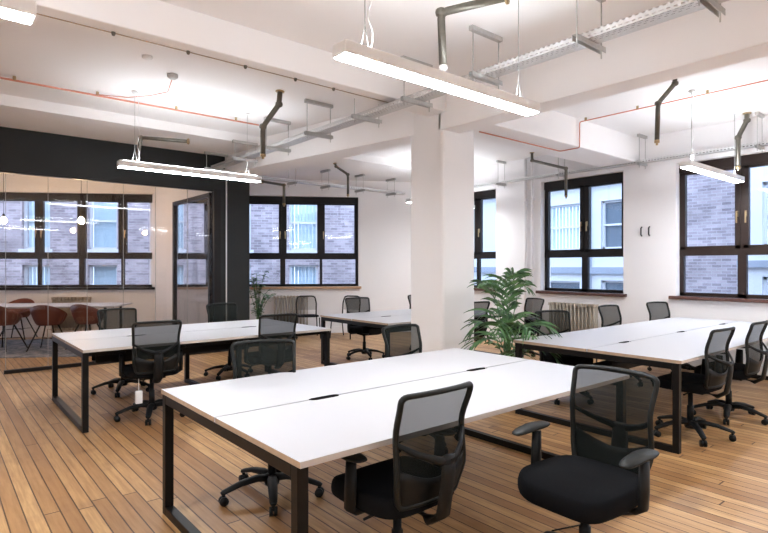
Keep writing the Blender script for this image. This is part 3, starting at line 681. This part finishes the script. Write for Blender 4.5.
# ---------------------------------------------------------------- side chairs by the back wall
def make_side():
    r = empty('side_chair')
    for s in (-1, 1):
        MB().tube([(s * .24, .24, 0), (s * .22, .20, .43)], .012, n=8).build('leg', 'black_steel', r)
        MB().tube([(s * .24, -.30, 0), (s * .21, -.17, .44)], .012, n=8).build('leg', 'black_steel', r)
    def se(u, v):
        a = 2 * PI * u; e = .5; x = math.copysign(abs(math.cos(a)) ** e, math.cos(a)); y = math.copysign(abs(math.sin(a)) ** e, math.sin(a)); k = math.sin(PI * v) ** .3 if 0 < v < 1 else 0
        return (x * .23 * k, .02 + y * .22 * k, .455 - .02 * math.cos(PI * v))
    MB().grid(se, 24, 8).build('seat', 'seat_fabric', r)
    lp = [(.20, -.19, .45), (.21, -.23, .70), (.185, -.26, .82), (.13, -.265, .845), (-.13, -.265, .845), (-.185, -.26, .82), (-.21, -.23, .70), (-.20, -.19, .45)]
    MB().tube(bent(lp, .03), .014, n=8, up=(0, 1, 0)).build('back_frame', 'black_steel', r)
    def nn(u, v): z = .56 + .28 * v; return ((2 * u - 1) * .20, -.205 - .06 * v, z)
    MB().grid(nn, 4, 4).build('mesh_panel', 'light_net', r)
    return r
side = make_side()
for i, (px, d, lb) in enumerate(((307.5, 11.25, 'slim black framed side chair beside the back radiator'), (346, 11.3, 'slim black framed side chair right of the first one, against the back wall'))):
    o = side if i == 0 else copy_tree(side); x, y = view((px - 384) / 545 * d, d); o.location = (x, y, 0)
    o.rotation_euler.z = aim(*view(.25 if i == 0 else -.5, -1)); tag(o, lb, 'chair', 'side chairs by the back wall')

# ---------------------------------------------------------------- meeting room furniture
def make_tub():
    r = empty('tub_chair')
    def sh(u, v):
        a = 2 * PI * u; rim = .10 + .26 * (.5 - .5 * math.sin(a)) ** 1.3; rr = .27 * (v ** .8 if v > 0 else 0)
        hx = 1.0 - .10 * max(0, math.sin(a)); return (rr * math.cos(a) * (1 + .05 * v), rr * math.sin(a) * hx * .95, .44 + rim * max(0, (v - .55) / .45) ** 1.5)
    MB().grid(sh, 36, 12).build('shell', 'tub_shell', r, solid=.014)
    for sx in (-1, 1):
        for sy in (-1, 1): MB().tube([(sx * .10, sy * .10, .44), (sx * .25, sy * .24, 0)], [.014, .011], n=8).build('leg', 'black_steel', r)
    MB().tube([(-.18, -.17, .2), (.18, .17, .2)], .006, n=6).tube([(.18, -.17, .2), (-.18, .17, .2)], .006, n=6).build('brace', 'black_steel', r)
    return r
tub = make_tub()
for i, (px, d, lb) in enumerate(((4, 9.55, 'brown tub chair in the meeting room at the left edge'), (49, 9.55, 'brown tub chair in the meeting room, middle one'), (88, 9.75, 'brown tub chair in the meeting room, rightmost, behind the left desk'), (18, 11.0, 'brown tub chair on the far side of the meeting table'))):
    o = tub if i == 0 else copy_tree(tub); x, y = view((px - 384) / 545 * d, d); o.location = (x, y, .0128)
    o.rotation_euler.z = aim(*view(.12 * (-1 if i == 1 else 1), 1 if i < 3 else -1)); tag(o, lb, 'chair', 'brown tub chairs in the meeting room')
mt = empty('meeting_table', (*view(-6.35, 10.35), 0), math.atan2(be[1], be[0])); tag(mt, 'long white meeting table behind the glass wall', 'table')
MB().box(-1.9, 1.35, -.5, .5, .715, .745).build('tabletop', 'desk_white', mt, bevel=.008)
for x in (-1.6, 1.15):
    for y in (-.4, .4): MB().box(x - .02, x + .02, y - .02, y + .02, .0128, .714).build('leg', 'black_steel', mt)
rug = MB().box(-2.6, 2.1, -1.25, 1.0, 0, .012).build('rug', 'rug'); rug.location = (*view(-6.1, 10.0), .0005); rug.rotation_euler.z = math.atan2(be[1], be[0]); tag(rug, 'mottled blue and grey rug under the meeting table', 'rug')

# ---------------------------------------------------------------- plants
def frond(mb, base, az, reach, height, droop, n=12, leaf=.36, arch=1.0, stem=None):
    """arching palm frond with paired leaflets"""
    ca, sa = math.cos(az), math.sin(az); P = []
    for i in range(n + 1):
        u = i / n; rad = reach * (u ** 1.25); z = height * (math.sin(min(1, u * 1.05) * PI / 2)) - droop * u ** 3
        P.append(Vector((base[0] + ca * rad, base[1] + sa * rad, base[2] + z)))
    (stem or mb).tube(P, [.007 * (1 - .75 * i / n) for i in range(n + 1)], n=5)
    for i in range(int(n * .38), n + 1):
        u = i / n; t = (P[min(i + 1, n)] - P[max(i - 1, 0)]).normalized(); sd = t.cross(Vector((0, 0, 1))).normalized()
        ll = leaf * math.sin(PI * (.18 + .74 * (u - .38) / .62)) * random.uniform(.85, 1.1)
        for s in (-1, 1):
            d = (sd * s * .75 + t * .75 + Vector((0, 0, random.uniform(-.05, .22)))).normalized(); w = .030
            q = [P[i]]
            for k in range(1, 6): f = k / 5; q.append(P[i] + d * (ll * f) + Vector((0, 0, -.45 * ll * f * f)))
            wd = t * w; vs = []
            for k, pnt in enumerate(q): ww = (.35, 1, 1.1, .9, .5, .03)[k]; vs += [pnt - wd * ww * .6, pnt + Vector((0, 0, -.004)), pnt + wd * ww * .6]
            fs = []
            for k in range(5): fs += [(3 * k, 3 * k + 1, 3 * k + 4, 3 * k + 3), (3 * k + 1, 3 * k + 2, 3 * k + 5, 3 * k + 4)]
            mb.add(vs, fs, 0, smooth=True)
palm = empty('potted_palm', (4.80, 3.66, 0)); tag(palm, 'large green palm standing beside the column behind the foreground desk', 'plant')
MB().lathe([(.13, 0), (.155, .02), (.18, .34), (.19, .36), (.17, .36), (.165, .32)], 24).build('pot', 'pot_dark', palm)
MB().lathe([(.001, .325), (.165, .325)], 24, caps=False).build('soil', 'soil', palm)
fro = []
for k in range(7): fro.append((2 * PI * k / 7 + random.uniform(-.2, .2), random.uniform(.16, .34), random.uniform(.95, 1.12), random.uniform(.0, .10)))
for k in range(6): fro.append((2 * PI * k / 6 + .3, random.uniform(.36, .50), random.uniform(.62, .82), random.uniform(.12, .28)))
for k in range(5): fro.append((2 * PI * k / 5 + .1, random.uniform(.40, .54), random.uniform(.36, .50), random.uniform(.15, .32)))
for az, re, he, dr in fro:
    mb = MB(); frond(mb, (random.uniform(-.05, .05), random.uniform(-.05, .05), .33), az, re, he, dr); mb.build('frond', 'leaf', palm)
# bushy plant beside the dark pier
x, y = view(-2.40, 10.35)
pl = empty('potted_plant', (x, y, 0)); tag(pl, 'bushy green pot plant beside the dark pier, before the back radiator', 'plant')
MB().lathe([(.12, 0), (.17, .30), (.18, .32), (.15, .32), (.15, .29)], 20).build('pot', 'pot_dark', pl); MB().lathe([(.001, .29), (.15, .29)], 20, caps=False).build('soil', 'soil', pl)
for k in range(17):
    az = random.uniform(0, 2 * PI); re = random.uniform(.06, .38); he = random.uniform(.5, 1.10); st = MB()
    P = [Vector((math.cos(az) * re * (i / 8) ** 1.4, math.sin(az) * re * (i / 8) ** 1.4, .30 + he * math.sin(i / 8 * 1.5) )) for i in range(9)]
    st.tube(P, .005, n=5)
    for i in range(2, 9):
        for s in range(3):
            a2 = random.uniform(0, 2 * PI); d = Vector((math.cos(a2), math.sin(a2), random.uniform(-.5, .3))).normalized(); w = d.cross(Vector((0, 0, 1))).normalized() * .032; l = random.uniform(.09, .15)
            p = P[i]; st.add([p, p + d * l * .5 + w, p + d * l, p + d * l * .5 - w], [(0, 1, 2, 3)], 0, smooth=True)
    st.build('leafy_stem', 'leaf', pl)

# ---------------------------------------------------------------- small things
c = empty('floor_cable', (3.0, 1.62, .006)); tag(c, 'short black cable with a plug lying on the floorboards at the right', 'cable')
MB().tube([(-.35, .10, 0), (-.15, .03, 0), (0, .04, 0), (.10, -.02, 0)], .004, n=6).build('cable_run', 'black_plastic', c)
MB().tube([(.10, -.02, .004), (.22, -.10, .004)], .011, n=8).build('plug', 'black_plastic', c)
pb = empty('power_adapter', (1.52, 5.42, 0)); tag(pb, 'small white power box hanging by a cable under the left desk', 'power adapter')
MB().box(-.03, .03, -.02, .02, .18, .30).build('adapter_body', 'white_plastic', pb, bevel=.006)
MB().tube([(0, 0, .30), (.01, .04, .45), (0, .10, .70)], .004, n=5).build('adapter_cable', 'white_plastic', pb)
